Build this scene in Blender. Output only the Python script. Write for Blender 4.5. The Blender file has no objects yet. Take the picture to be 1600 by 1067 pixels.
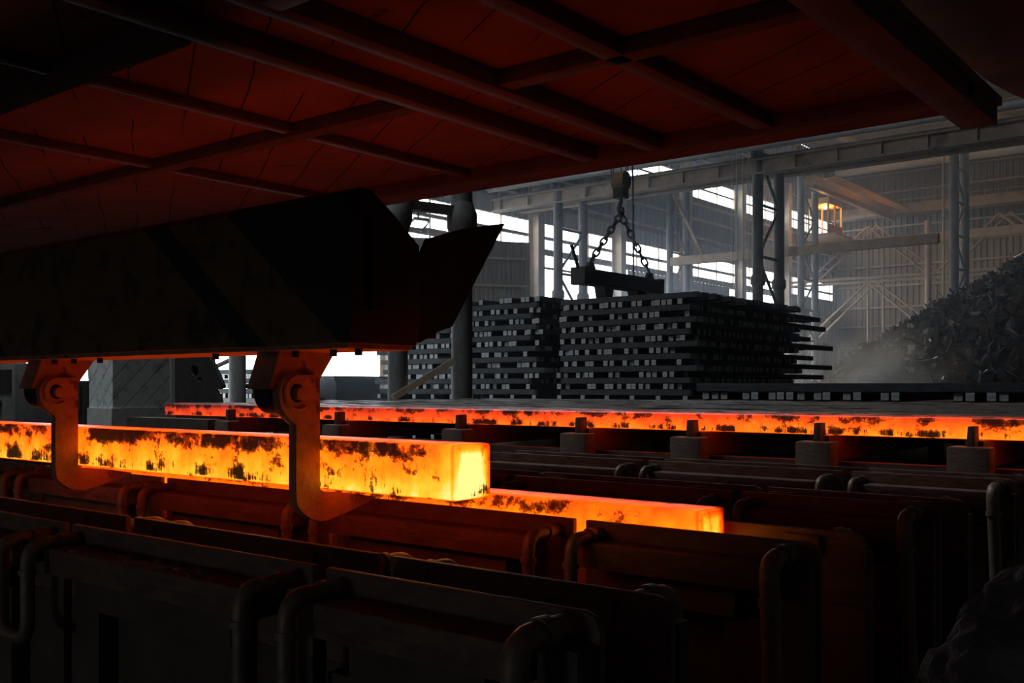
import bpy, bmesh, math, random
from math import pi, sin, cos, radians, sqrt, atan2
from mathutils import Vector, Matrix

# ------------------------------------------------------------------ camera, sky, exposure
H = 1.7                                   # eye height above the mill floor; all z below are relative to the eye
YAW = 38.65                               # camera turned left of the +Y axis (rolling lines run along X)
SC = bpy.context.scene
COL = SC.collection
cam_data = bpy.data.cameras.new('camera')
cam_data.sensor_width = 36.0
cam_data.lens = 1556 / 1600 * 36.0
cam_data.shift_y = (605 - 533.5) / 1600
cam_data.clip_start = 0.02
cam_data.clip_end = 400
camera = bpy.data.objects.new('camera', cam_data)
COL.objects.link(camera)
camera.location = (0, 0, H)
camera.rotation_euler = (radians(90), 0, radians(YAW))
SC.camera = camera

SKY_STRENGTH = 8.0
world = bpy.data.worlds.new('overcast_sky')
SC.world = world
world.use_nodes = True
_bg = world.node_tree.nodes['Background']
_bg.inputs['Color'].default_value = (0.86, 0.93, 1.0, 1)
_bg.inputs['Strength'].default_value = SKY_STRENGTH

SC.view_settings.view_transform = 'Standard'
SC.view_settings.look = 'None'
SC.view_settings.gamma = 1
SC.view_settings.use_curve_mapping = False
SC.view_settings.exposure = 0.0
SC.cycles.max_bounces = 6
SC.cycles.diffuse_bounces = 4
SC.cycles.glossy_bounces = 2
SC.cycles.volume_bounces = 0
SC.cycles.transparent_max_bounces = 4
SC.cycles.caustics_reflective = False
SC.cycles.caustics_refractive = False
SC.cycles.sample_clamp_indirect = 4
SC.cycles.volume_step_rate = 4
SC.cycles.use_denoising = True

def portal(loc, target_dir, sx, sy):
    d = bpy.data.lights.new('daylight_portal', 'AREA')
    d.shape = 'RECTANGLE'; d.size = sx; d.size_y = sy
    d.cycles.is_portal = True
    o = bpy.data.objects.new('daylight_portal', d); COL.objects.link(o)
    o.location = (loc[0], loc[1], loc[2] + H)
    o.rotation_euler = Vector(target_dir).to_track_quat('-Z', 'Y').to_euler()
    return o

# hall extents
XW, XE, YB, YF, ZR, ZF = -28.5, 12.0, -9.0, 76.0, 17.5, -H
# openings in the window wall: (y0, y1, z0, z1)
HOLES = [(25.5, 75.0, 7.2, 7.8), (25.5, 75.0, 6.6, 7.05), (25.5, 45.6, 5.75, 6.3),
         (36.2, 45.4, ZF, 5.65), (57.6, 64.8, ZF, 6.2), (13.5, 29.5, ZF, 3.2), (44.2, 75.0, 11.3, 12.5)]
SKYLIGHTS = [(-23.0, -13.0, 1.0, 8.5)]      # openings in the roof: (x0, x1, y0, y1)
for (y0, y1, z0, z1) in HOLES:
    portal((XW - .05, (y0 + y1) / 2, (z0 + z1) / 2), (1, 0, 0), (y1 - y0), (z1 - z0))
for (x0, x1, y0, y1) in SKYLIGHTS:
    portal(((x0 + x1) / 2, (y0 + y1) / 2, ZR + .05), (0, 0, -1), x1 - x0, y1 - y0)
FILL_OPENING = (-3.4, -2.4, ZF, -.4)            # unseen opening added behind the camera to light the foreground (x0,x1,z0,z1)
portal(((FILL_OPENING[0] + FILL_OPENING[1]) / 2, YB - .35, (FILL_OPENING[2] + FILL_OPENING[3]) / 2), (0, 1, 0), FILL_OPENING[1] - FILL_OPENING[0], FILL_OPENING[3] - FILL_OPENING[2])

# ------------------------------------------------------------------ materials
def new_mat(name):
    m = bpy.data.materials.new(name); m.use_nodes = True
    nt = m.node_tree
    return m, nt, nt.nodes['Principled BSDF']
class N:
    """tiny node helper"""
    def __init__(s, nt): s.nt = nt; s.ln = nt.links.new
    def new(s, t, **kw):
        n = s.nt.nodes.new(t)
        for k, v in kw.items(): setattr(n, k, v)
        return n
    def put(s, inp, v):
        if hasattr(v, 'is_output') or isinstance(v, bpy.types.NodeSocket): s.ln(v, inp)
        else: inp.default_value = v
    def math(s, op, a, b=0.0, c=0.0, clamp=False):
        n = s.new('ShaderNodeMath', operation=op); n.use_clamp = clamp
        s.put(n.inputs[0], a); s.put(n.inputs[1], b); s.put(n.inputs[2], c)
        return n.outputs[0]
    def obj(s):
        return s.new('ShaderNodeTexCoord').outputs['Object']
    def mapping(s, vec, scale=(1, 1, 1), loc=(0, 0, 0), rot=(0, 0, 0)):
        n = s.new('ShaderNodeMapping'); s.ln(vec, n.inputs[0])
        n.inputs['Scale'].default_value = scale; n.inputs['Location'].default_value = loc; n.inputs['Rotation'].default_value = rot
        return n.outputs[0]
    def noise(s, vec, scale, detail=4, rough=.6):
        n = s.new('ShaderNodeTexNoise'); s.ln(vec, n.inputs['Vector'])
        n.inputs['Scale'].default_value = scale; n.inputs['Detail'].default_value = detail; n.inputs['Roughness'].default_value = rough
        return n.outputs['Fac']
    def ramp(s, fac, stops, interp='LINEAR'):
        n = s.new('ShaderNodeValToRGB'); s.put(n.inputs[0], fac)
        cr = n.color_ramp; cr.interpolation = interp
        while len(cr.elements) > 1: cr.elements.remove(cr.elements[-1])
        cr.elements[0].position = stops[0][0]; cr.elements[0].color = tuple(stops[0][1]) + (1,)
        for p, c in stops[1:]:
            e = cr.elements.new(p); e.color = tuple(c) + (1,)
        return n.outputs['Color']
    def smooth(s, v, a, b):
        n = s.new('ShaderNodeMapRange', interpolation_type='SMOOTHSTEP'); s.put(n.inputs['Value'], v)
        n.inputs['From Min'].default_value = a; n.inputs['From Max'].default_value = b
        return n.outputs['Result']
    def mix(s, f, a, b):
        n = s.new('ShaderNodeMix', data_type='RGBA'); s.put(n.inputs['Factor'], f)
        for i, v in ((6, a), (7, b)):
            if isinstance(v, (tuple, list)): n.inputs[i].default_value = tuple(v)[:3] + (1,)
            else: s.ln(v, n.inputs[i])
        return n.outputs[2]

def surf(name, c1, c2, rough=.7, metal=0.0, scale=6.0, stretch=(1, 1, 1), bump=.15, c3=None, spec=.4):
    """worn surface: two noise-mixed colours, optional stain colour, bump"""
    m, nt, p = new_mat(name); n = N(nt)
    v = n.mapping(n.obj(), scale=stretch)
    f = n.smooth(n.noise(v, scale, 6, .65), .35, .65)
    col = n.mix(f, c1, c2)
    if c3:
        col = n.mix(n.smooth(n.noise(v, scale * .45, 5, .7), .55, .68), col, c3)
    nt.links.new(col, p.inputs['Base Color'])
    p.inputs['Roughness'].default_value = rough; p.inputs['Metallic'].default_value = metal
    p.inputs['Specular IOR Level'].default_value = spec
    if bump:
        b = n.new('ShaderNodeBump'); b.inputs['Strength'].default_value = bump; b.inputs['Distance'].default_value = .02
        nt.links.new(n.noise(v, scale * 3, 5), b.inputs['Height']); nt.links.new(b.outputs[0], p.inputs['Normal'])
    return m

M = {}
M['concrete'] = surf('concrete_floor', (.06, .055, .05), (.11, .1, .09), .85, 0, .8)
M['guard'] = surf('guard_steel', (.17, .105, .08), (.24, .155, .115), .62, .1, 9, (1, 1, 3), .25, (.14, .08, .06))
M['pipe'] = surf('pipe_steel', (.2, .16, .13), (.3, .23, .17), .5, .3, 14, bump=.2, c3=(.12, .07, .05))
M['claw'] = surf('claw_steel', (.36, .21, .14), (.48, .29, .2), .6, .1, 16, bump=.3, c3=(.14, .06, .04))
M['black'] = surf('black_steel', (.014, .013, .012), (.03, .026, .024), .65, .2, 8, bump=.15)
M['pedestal'] = surf('pedestal_steel', (.1, .085, .07), (.15, .12, .1), .75, .1, 5)
M['canopy'] = surf('canopy_plate', (.23, .15, .11), (.32, .2, .15), .75, .1, 2.5, (1, 1, 1), .1, (.1, .06, .05))
M['rib'] = surf('canopy_rib', (.12, .085, .07), (.17, .115, .09), .75, .1, 5, bump=.1)
M['col'] = surf('column_paint', (.12, .122, .12), (.2, .195, .185), .75, .1, 3, (1, 1, .4), .05, (.12, .09, .065))
M['beam'] = surf('beam_paint', (.36, .28, .2), (.47, .37, .27), .75, 0, 2, (1, 1, 1), .05, (.22, .17, .12))
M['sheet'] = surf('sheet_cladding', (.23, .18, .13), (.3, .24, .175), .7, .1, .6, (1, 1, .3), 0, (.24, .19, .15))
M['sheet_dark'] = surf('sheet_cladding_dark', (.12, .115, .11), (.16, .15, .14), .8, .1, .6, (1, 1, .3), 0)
M['roof'] = surf('roof_sheet', (.15, .15, .15), (.2, .2, .19), .8, 0, .5, bump=0)
M['gutter'] = surf('gutter_metal', (.5, .52, .52), (.62, .63, .62), .5, .2, 2, bump=0)
M['billet'] = surf('cold_billet', (.035, .038, .04), (.06, .064, .067), .8, 0, 7, (.6, .6, 3), .25, spec=.15)
M['billet_end'] = surf('cut_billet_end', (.22, .24, .245), (.4, .42, .42), .7, .1, 20, bump=.3)
M['scrap'] = surf('scrap_steel', (.014, .013, .012), (.045, .037, .03), .6, .3, 3, bump=.3, c3=(.12, .075, .04))
M['scrap_bright'] = surf('scrap_bright', (.4, .38, .34), (.55, .5, .42), .4, .6, 3, bump=.2)
M['chain'] = surf('chain_steel', (.05, .05, .05), (.08, .075, .07), .5, .4, 8)
M['hook_yellow'] = surf('hook_block_paint', (.3, .2, .06), (.12, .09, .06), .6, .1, 3)
M['plate_green'] = surf('booth_plate', (.5, .52, .5), (.62, .64, .6), .65, .05, 5, (1, 1, 1), .05, (.25, .24, .23))
M['white'] = surf('white_paint', (.7, .72, .72), (.8, .8, .78), .5, 0, 8, bump=0)
M['orange'] = surf('orange_lit_steel', (.55, .3, .08), (.62, .36, .11), .6, 0, 3, bump=0)  # crane steel with the orange of the lamplight put into its colour
M['timber'] = surf('pale_timber', (.5, .4, .28), (.6, .5, .36), .8, 0, 5, (1, 1, 1), .1)
M['cloth'] = surf('rough_cloth', (.13, .145, .16), (.22, .235, .25), .95, 0, 20, bump=.6)
M['scale_flake'] = surf('scale_flake', (.2, .14, .11), (.3, .2, .15), .7, .1, 12, bump=.3)

def emit_mat(name, col, strength):
    m, nt, p = new_mat(name)
    p.inputs['Base Color'].default_value = (*col, 1)
    p.inputs['Emission Color'].default_value = (*col, 1); p.inputs['Emission Strength'].default_value = strength
    return m
M['lamp_white'] = emit_mat('lamp_glass', (.85, .95, 1.0), 12)
M['lamp_warm'] = emit_mat('lamp_glass_warm', (1.0, .55, .16), 10)

def hot_mat(name, t0, t1, length, zh, end_hot=.0, scale_amt=.5, seed=0.0, gain=1.0, top_dark=.75, blob=12.0, rear_dim=.45, top_cool=.0):
    """glowing steel: temperature falls along the bar (object x from -length to 0) and under patches of dark oxide scale"""
    m, nt, p = new_mat(name); n = N(nt)
    o = n.obj()
    sep = n.new('ShaderNodeSeparateXYZ'); nt.links.new(o, sep.inputs[0])
    x, z = sep.outputs['X'], sep.outputs['Z']
    zn = n.math('DIVIDE', z, zh)
    vo = n.mapping(o, loc=(seed, seed * .7, seed * .3))
    # temperature
    along = n.math('MULTIPLY_ADD', n.math('DIVIDE', x, length), (t1 - t0), t1)
    t = n.math('ADD', along, n.math('MULTIPLY', n.math('SUBTRACT', n.noise(vo, 9, 6, .65), .5), .6))
    # cooler towards the top edge, warmer lower down the face
    t = n.math('ADD', t, n.math('MULTIPLY', n.math('SUBTRACT', .55, zn), .34))
    streak = n.noise(n.mapping(vo, scale=(38, 38, 5)), 1.0, 3, .6)
    t = n.math('ADD', t, n.math('MULTIPLY', n.math('SUBTRACT', streak, .5), .12))
    # glow of far side and underside turned down to throw less light on guards
    t = n.math('SUBTRACT', t, n.math('MULTIPLY', n.smooth(sep.outputs['Y'], .6 * B, .98 * B), rear_dim))
    t = n.math('SUBTRACT', t, n.math('MULTIPLY', n.smooth(zn, .955, .995), top_cool))
    t = n.math('SUBTRACT', t, n.math('MULTIPLY', n.smooth(zn, .04, .003), rear_dim * .8))
    if end_hot:
        yy = sep.outputs['Y']
        edge = n.math('MINIMUM', n.math('MINIMUM', yy, n.math('SUBTRACT', B, yy)), n.math('MINIMUM', z, n.math('SUBTRACT', zh, z)))
        on_end = n.smooth(x, -.004, -.0005)
        mott = n.smooth(n.noise(n.mapping(vo, scale=(1, 1.6, .7)), 32, 4, .6), .56, .7)
        t = n.math('SUBTRACT', t, n.math('MULTIPLY', on_end, n.math('ADD', n.math('MULTIPLY', n.smooth(edge, .03, .006), .26), n.math('MULTIPLY', mott, .2))))
    if end_hot:
        t = n.math('ADD', t, n.math('MULTIPLY', n.smooth(x, -.09, -.02), end_hot * .35))
        t = n.math('ADD', t, n.math('MULTIPLY', n.smooth(x, -.004, -.0005), end_hot * .65))
        # the corner where side and end meet runs a little cooler
        t = n.math('SUBTRACT', t, n.math('MULTIPLY', n.math('MULTIPLY', n.smooth(x, -.02, -.011), n.smooth(x, -.002, -.009)), .16))
    col = n.ramp(t, [(0.0, (.06, .002, 0)), (.2, (.4, .009, .0004)), (.4, (1.3, .065, .0012)), (.58, (2.0, .18, .003)),
                     (.74, (2.3, .38, .007)), (.88, (1.7, .66, .035)), (1.0, (1.35, 1.02, .3))])
    # oxide scale: blobs, a ragged band under the top edge, rain-like streaks above the bottom edge, fine specks
    big = n.noise(n.mapping(vo, scale=(1, 1, 1.4)), blob, 7, .66)
    fine = n.noise(vo, 85, 4, .75)
    rain = n.noise(n.mapping(vo, scale=(130, 130, 9)), 1.0, 3, .7)
    group = n.noise(n.mapping(vo, scale=(4.5, 4.5, 1)), 1.0, 4, .65)
    group2 = n.noise(n.mapping(vo, scale=(2.6, 2.6, 1), loc=(9, 2, 4)), 1.0, 4, .65)
    on_side = n.smooth(zn, 1.0, .97)
    topb = n.math('MULTIPLY', n.math('MULTIPLY', n.smooth(zn, .55, .85), on_side), n.math('MULTIPLY', n.smooth(group2, .36, .6), top_dark * .3))
    low = n.math('MULTIPLY', n.smooth(zn, .5, .14), n.smooth(zn, .02, .09))
    botb = n.math('MULTIPLY', low, n.math('ADD', n.math('MULTIPLY', n.math('SUBTRACT', rain, .5), .75), n.math('MULTIPLY', n.math('SUBTRACT', group, .47), 2.2)))
    e = n.math('ADD', n.math('ADD', big, n.math('MULTIPLY', n.math('SUBTRACT', fine, .5), .42)), n.math('ADD', topb, botb))
    if end_hot:
        e = n.math('SUBTRACT', e, n.math('MULTIPLY', n.smooth(x, -.06, -.02), .22))
    thr = .78 - .25 * scale_amt
    mask = n.smooth(e, thr - .01, thr + .035)
    thick = n.smooth(e, thr + .02, thr + .16)
    dim = n.math('SUBTRACT', 1.0, n.math('ADD', n.math('MULTIPLY', mask, .8), n.math('MULTIPLY', thick, .185)))
    sc = n.new('ShaderNodeVectorMath', operation='SCALE'); nt.links.new(col, sc.inputs[0]); nt.links.new(n.math('MULTIPLY', dim, gain), sc.inputs['Scale'])
    nt.links.new(sc.outputs[0], p.inputs['Emission Color']); p.inputs['Emission Strength'].default_value = 1.0
    nt.links.new(n.mix(mask, (.3, .22, .18), (.1, .075, .065)), p.inputs['Base Color'])
    p.inputs['Roughness'].default_value = .38
    return m

def stripe_mat():
    """hazard paint on the carriage beam: dark bands slanting across dirty yellow"""
    m, nt, p = new_mat('hazard_paint'); n = N(nt)
    geo = n.new('ShaderNodeTexCoord'); sep = n.new('ShaderNodeSeparateXYZ'); nt.links.new(geo.outputs['Object'], sep.inputs[0])
    u = n.math('ADD', sep.outputs['X'], n.math('MULTIPLY', sep.outputs['Z'], 1.28))
    f = n.math('MULTIPLY', n.math('ADD', u, 3.0), 1 / 3.0)
    # u is measured from the beam's end, at its lower edge
    d, y = (.012, .011, .011), (.17, .105, .04)
    col = n.ramp(f, [(0, d), (.352, d), (.362, y), (.838, y), (.842, d), (.882, d), (.886, y), (.982, y), (.986, d)], 'CONSTANT')
    dirt = n.noise(n.obj(), 7, 6, .65)
    nt.links.new(n.mix(n.smooth(dirt, .45, .7), col, (.03, .024, .02)), p.inputs['Base Color'])
    p.inputs['Roughness'].default_value = .7
    return m
M['hazard'] = stripe_mat()

def seam_canopy_mat():
    """canopy underside plate with thin black seams and soot"""
    m, nt, p = new_mat('canopy_underside'); n = N(nt)
    o = n.obj()
    rot = n.mapping(o, rot=(0, 0, radians(31)))
    sep = n.new('ShaderNodeSeparateXYZ'); nt.links.new(rot, sep.inputs[0])
    yy = n.math('ADD', sep.outputs['Y'], n.math('MULTIPLY', n.noise(o, 1.5, 2), .05))
    fr = n.math('FRACT', n.math('MULTIPLY', yy, 5.5))
    line = n.math('LESS_THAN', fr, .035)
    brk = n.smooth(n.noise(n.mapping(rot, scale=(1.2, 5.5, 1)), 1.0, 2), .42, .5)
    line = n.math('MULTIPLY', line, brk)
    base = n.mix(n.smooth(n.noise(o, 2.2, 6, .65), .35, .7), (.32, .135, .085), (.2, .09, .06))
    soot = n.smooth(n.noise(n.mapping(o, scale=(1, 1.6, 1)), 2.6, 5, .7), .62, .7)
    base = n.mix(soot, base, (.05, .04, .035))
    nt.links.new(n.mix(line, base, (.012, .01, .01)), p.inputs['Base Color'])
    p.inputs['Roughness'].default_value = .8
    return m
M['canopy'] = seam_canopy_mat()

def booth_mat():
    """pale steel plates with slanting seams and smears"""
    m, nt, p = new_mat('booth_panels'); n = N(nt)
    o = n.obj(); sep = n.new('ShaderNodeSeparateXYZ'); nt.links.new(o, sep.inputs[0])
    u = n.math('ADD', n.math('ADD', sep.outputs['X'], sep.outputs['Y']), n.math('MULTIPLY', sep.outputs['Z'], -1.0))
    line = n.math('LESS_THAN', n.math('FRACT', n.math('MULTIPLY', u, 2.9)), .04)
    d = n.noise(o, 5, 7, .7)
    base = n.mix(n.smooth(d, .45, .75), (.72, .78, .76), (.32, .32, .31))
    nt.links.new(n.mix(line, base, (.05, .055, .055)), p.inputs['Base Color']); p.inputs['Roughness'].default_value = .6
    return m
M['booth'] = booth_mat()

# ------------------------------------------------------------------ mesh building
class MB:
    """collects shapes (in eye-relative world coordinates) and links them as ONE mesh object"""
    def __init__(s): s.v = []; s.f = []; s.mi = []; s.cur = 0
    def add(s, vs, fs):
        b = len(s.v); s.v += [tuple(p) for p in vs]
        for f in fs: s.f.append(tuple(b + i for i in f)); s.mi.append(s.cur)
        return s
    def box(s, x0, x1, y0, y1, z0, z1):
        return s.add([(x0, y0, z0), (x1, y0, z0), (x1, y1, z0), (x0, y1, z0), (x0, y0, z1), (x1, y0, z1), (x1, y1, z1), (x0, y1, z1)],
                     [(0, 3, 2, 1), (4, 5, 6, 7), (0, 1, 5, 4), (1, 2, 6, 5), (2, 3, 7, 6), (3, 0, 4, 7)])
    def bar(s, p0, p1, w, h=None, up=(0, 0, 1)):
        h = h or w; p0 = Vector(p0); p1 = Vector(p1); t = (p1 - p0).normalized(); up = Vector(up)
        if abs(t.dot(up)) > .95: up = Vector((1, 0, 0))
        a = t.cross(up).normalized(); b = a.cross(t).normalized()
        vs = []
        for p in (p0, p1):
            for (i, j) in ((-1, -1), (1, -1), (1, 1), (-1, 1)): vs.append(p + a * (i * w / 2) + b * (j * h / 2))
        return s.add(vs, [(0, 3, 2, 1), (4, 5, 6, 7), (0, 1, 5, 4), (1, 2, 6, 5), (2, 3, 7, 6), (3, 0, 4, 7)])
    def tube(s, path, r, n=10, closed=False, caps=True):
        P = [Vector(p) for p in path]; L = len(P); rings = []
        prev = None
        for i in range(L):
            a = P[(i - 1) % L] if (closed or i > 0) else P[i]
            b = P[(i + 1) % L] if (closed or i < L - 1) else P[i]
            t = (b - a).normalized()
            if prev is None:
                u = t.cross(Vector((0, 0, 1)))
                if u.length < .05: u = t.cross(Vector((1, 0, 0)))
                u.normalize()
            else:
                u = (prev - t * prev.dot(t)).normalized()
            prev = u; w = t.cross(u)
            rr = r[i] if isinstance(r, (list, tuple)) else r
            rings.append([P[i] + (u * cos(2 * pi * k / n) + w * sin(2 * pi * k / n)) * rr for k in range(n)])
        vs = [p for ring in rings for p in ring]; fs = []
        for i in range(L if closed else L - 1):
            j = (i + 1) % L
            for k in range(n): fs.append((i * n + k, i * n + (k + 1) % n, j * n + (k + 1) % n, j * n + k))
        if caps and not closed:
            fs.append(tuple(range(n - 1, -1, -1))); fs.append(tuple((L - 1) * n + k for k in range(n)))
        return s.add(vs, fs)
    def prism(s, outline, axis, a0, a1):
        """outline: 2-D points in the two other axes (x: (y,z), y: (x,z), z: (x,y))"""
        n = len(outline)
        def mk(p, a): return {'x': (a, p[0], p[1]), 'y': (p[0], a, p[1]), 'z': (p[0], p[1], a)}[axis]
        vs = [mk(p, a0) for p in outline] + [mk(p, a1) for p in outline]
        fs = [tuple(range(n - 1, -1, -1)), tuple(range(n, 2 * n))] + [(i, (i + 1) % n, n + (i + 1) % n, n + i) for i in range(n)]
        return s.add(vs, fs)
    def build(s, name, mats, parent=None, origin=None, smooth=False, bevel=0, segs=2):
        me = bpy.data.meshes.new(name)
        org = Vector(parent['_o']) if parent is not None and origin is None else Vector(origin or (0, 0, 0))
        me.from_pydata([Vector(p) - org for p in s.v], [], s.f)
        ml = mats if isinstance(mats, list) else [mats]
        for m in ml: me.materials.append(m)
        me.polygons.foreach_set('material_index', s.mi)
        bm = bmesh.new(); bm.from_mesh(me)
        bmesh.ops.recalc_face_normals(bm, faces=bm.faces)
        if bevel:
            bmesh.ops.bevel(bm, geom=[e for e in bm.edges if e.is_manifold and e.calc_face_angle(0) > .5], offset=bevel, segments=segs, affect='EDGES', profile=.6)
        bm.to_mesh(me); bm.free()
        if smooth or bevel:
            me.polygons.foreach_set('use_smooth', [True] * len(me.polygons)); me.set_sharp_from_angle(angle=radians(40))
        o = bpy.data.objects.new(name, me); COL.objects.link(o)
        if parent is not None:
            o.parent = parent
            o.location = org - Vector(parent['_o'])
        else:
            o.location = org + Vector((0, 0, H))
        o['_o'] = tuple(org)
        return o

def plate(name, outer, holes, x0, x1, mat, parent, bevel=.004, axis='x'):
    """thick plate cut from a 2-D outline with round holes, through a filled curve turned into a mesh"""
    cu = bpy.data.curves.new('tmp', 'CURVE'); cu.dimensions = '2D'; cu.fill_mode = 'BOTH'
    for ring in [outer] + holes:
        sp = cu.splines.new('POLY'); sp.points.add(len(ring) - 1); sp.use_cyclic_u = True
        for p, q in zip(sp.points, ring): p.co = (q[0], q[1], 0, 1)
    cu.extrude = abs(x1 - x0) / 2
    tmp = bpy.data.objects.new('tmp', cu); COL.objects.link(tmp)
    me = bpy.data.meshes.new_from_object(tmp.evaluated_get(bpy.context.evaluated_depsgraph_get()))
    bpy.data.objects.remove(tmp); bpy.data.curves.remove(cu)
    xm = (x0 + x1) / 2; org = Vector(parent['_o'])
    for v in me.vertices:
        a, b, c = v.co
        v.co = (Vector((xm + c, a, b)) if axis == 'x' else Vector((a, xm - c, b))) - org
    bm = bmesh.new(); bm.from_mesh(me)
    bmesh.ops.remove_doubles(bm, verts=bm.verts, dist=1e-5)
    bmesh.ops.recalc_face_normals(bm, faces=bm.faces)
    bm.to_mesh(me); bm.free()
    me.materials.clear(); me.materials.append(mat)
    me.name = name
    o = bpy.data.objects.new(name, me); COL.objects.link(o); o.parent = parent; o['_o'] = parent['_o']
    return o

def circle(cx, cy, r, n=20): return [(cx + r * cos(2 * pi * k / n), cy + r * sin(2 * pi * k / n)) for k in range(n)]

def tag(o, label=None, cat=None, group=None, kind=None):
    if label: o['label'] = label
    if cat: o['category'] = cat
    if group: o['group'] = group
    if kind: o['kind'] = kind
    return o
def thing(name, label, cat, loc, group=None, kind=None):
    o = bpy.data.objects.new(name, None); COL.objects.link(o)
    o.empty_display_size = .2
    o.location = (loc[0], loc[1], loc[2] + H); o['_o'] = tuple(loc)
    return tag(o, label, cat, group, kind)
def struct(mb, name, mat, **kw):
    return tag(mb.build(name, mat, **kw), kind='structure')
def copy_tree(o, parent=None):
    c = o.copy(); COL.objects.link(c)
    if parent is not None: c.parent = parent
    for ch in list(o.children): copy_tree(ch, c)
    return c
def put(o, x, y, z): o.location = (x, y, z + H)
ORD = ['zeroth', 'first', 'second', 'third', 'fourth', 'fifth', 'sixth', 'seventh', 'eighth', 'ninth', 'tenth', 'eleventh', 'twelfth']
def nth(n):
    if n < 13: return ORD[n]
    return '%d%s' % (n, 'th' if 10 <= n % 100 <= 20 else {1: 'st', 2: 'nd', 3: 'rd'}.get(n % 10, 'th'))
rnd = random.Random(7)

# ------------------------------------------------------------------ hall shell
def cells(u0, u1, z0, z1, holes):
    """rectangles that cover u0..u1 x z0..z1 minus the holes, merged along u"""
    us = sorted({u0, u1, *[h[0] for h in holes], *[h[1] for h in holes]}); zs = sorted({z0, z1, *[h[2] for h in holes], *[h[3] for h in holes]})
    us = [u for u in us if u0 <= u <= u1]; zs = [z for z in zs if z0 <= z <= z1]
    out = []
    for a, b in zip(zs[:-1], zs[1:]):
        run = None
        for c, d in zip(us[:-1], us[1:]):
            hole = any(h[0] <= (c + d) / 2 <= h[1] and h[2] <= (a + b) / 2 <= h[3] for h in holes)
            if hole:
                if run: out.append((*run, a, b)); run = None
            else: run = (run[0], d) if run else (c, d)
        if run: out.append((*run, a, b))
    return out
def corrugated(mb, rects, fixed, axis, pitch, depth, thick=.03):
    for (u0, u1, z0, z1) in rects:
        n = max(1, round((u1 - u0) / pitch)); p = (u1 - u0) / n; prof = []
        for i in range(n):
            u = u0 + i * p
            prof += [(u, 0), (u + p * .4, 0), (u + p * .5, depth), (u + p * .9, depth)]
        prof.append((u1, 0))
        vs = []; fs = []; k = len(prof)
        for (t) in (0, thick):
            for z in (z0, z1):
                for (u, w) in prof:
                    vs.append((fixed - w - t, u, z) if axis == 'y' else (u, fixed + w + t, z))
        for i in range(k - 1):
            fs += [(i, i + 1, k + i + 1, k + i), (2 * k + i, 3 * k + i, 3 * k + i + 1, 2 * k + i + 1)]
        mb.add(vs, fs)
    return mb

struct(MB().box(XW - 40, XE + .5, YB - 12, YF + .5, ZF - .3, ZF), 'floor', M['concrete'])
# window wall (left in the picture): dark upper cladding above z 8, lighter below
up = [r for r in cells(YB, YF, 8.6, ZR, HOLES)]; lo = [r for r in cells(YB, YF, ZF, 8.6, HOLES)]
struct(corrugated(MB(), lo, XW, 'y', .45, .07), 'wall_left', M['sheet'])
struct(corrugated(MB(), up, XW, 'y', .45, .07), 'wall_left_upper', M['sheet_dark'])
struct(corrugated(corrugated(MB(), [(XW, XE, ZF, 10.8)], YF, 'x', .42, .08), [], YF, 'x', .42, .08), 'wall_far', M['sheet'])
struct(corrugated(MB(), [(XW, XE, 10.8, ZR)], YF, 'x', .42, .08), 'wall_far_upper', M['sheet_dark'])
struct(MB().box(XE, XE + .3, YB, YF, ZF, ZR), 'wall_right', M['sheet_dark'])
mb = MB()
for (a, b, c, d) in cells(XW, XE, ZF, ZR, [FILL_OPENING]): mb.box(a, b, YB - .3, YB, c, d)
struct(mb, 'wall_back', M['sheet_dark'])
mb = MB()
for (a, b, c, d) in cells(XW, XE, YB, YF, SKYLIGHTS): mb.box(a, b, c, d, ZR, ZR + .15)
struct(mb, 'ceiling', M['roof'])
# girts on the two visible walls, purlins under the roof
mb = MB()
for z in (1.6, 3.4, 5.2, 8.9, 10.0, 10.9, 13.6, 15.0):
    for (a, b, c, d) in cells(YB, YF, z - .06, z + .06, HOLES): mb.box(XW, XW + .12, a, b, z - .06, z + .06)
struct(mb, 'trim_left', M['beam'])
mb = MB()
for z in (1.5, 3.0, 4.6, 6.0, 7.6, 9.1, 10.6, 12.0, 14.6, 16.0): mb.box(XW + .2, XE, YF - .14, YF, z - .07, z + .07)
struct(mb, 'trim_far', M['beam'])
mb = MB()
y = 20.0
while y < YF:
    mb.box(XW, XE, y, y + .12, ZR - .25, ZR); y += 2.4
for x in (-24.7, -15.7, -6.7): mb.box(x - .12, x + .12, 14, YF, ZR - .75, ZR - .25)
struct(mb, 'trim_ceiling', M['beam'])
# window frames
for i, (y0, y1, z0, z1) in enumerate(HOLES):
    if z0 <= ZF: continue
    mb = MB()
    mb.box(XW - .05, XW + .06, y0, y1, z0 - .05, z0); mb.box(XW - .05, XW + .06, y0, y1, z1, z1 + .05)
    y = y0
    while y <= y1:
        mb.box(XW - .03, XW + .04, y - .03, y + .03, z0, z1); y += 2.33
    if z1 - z0 > 1: mb.box(XW - .03, XW + .04, y0, y1, (z0 + z1) / 2 - .05, (z0 + z1) / 2 + .05)
    struct(mb, 'window_%d' % (i + 1), M['beam'])

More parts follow.
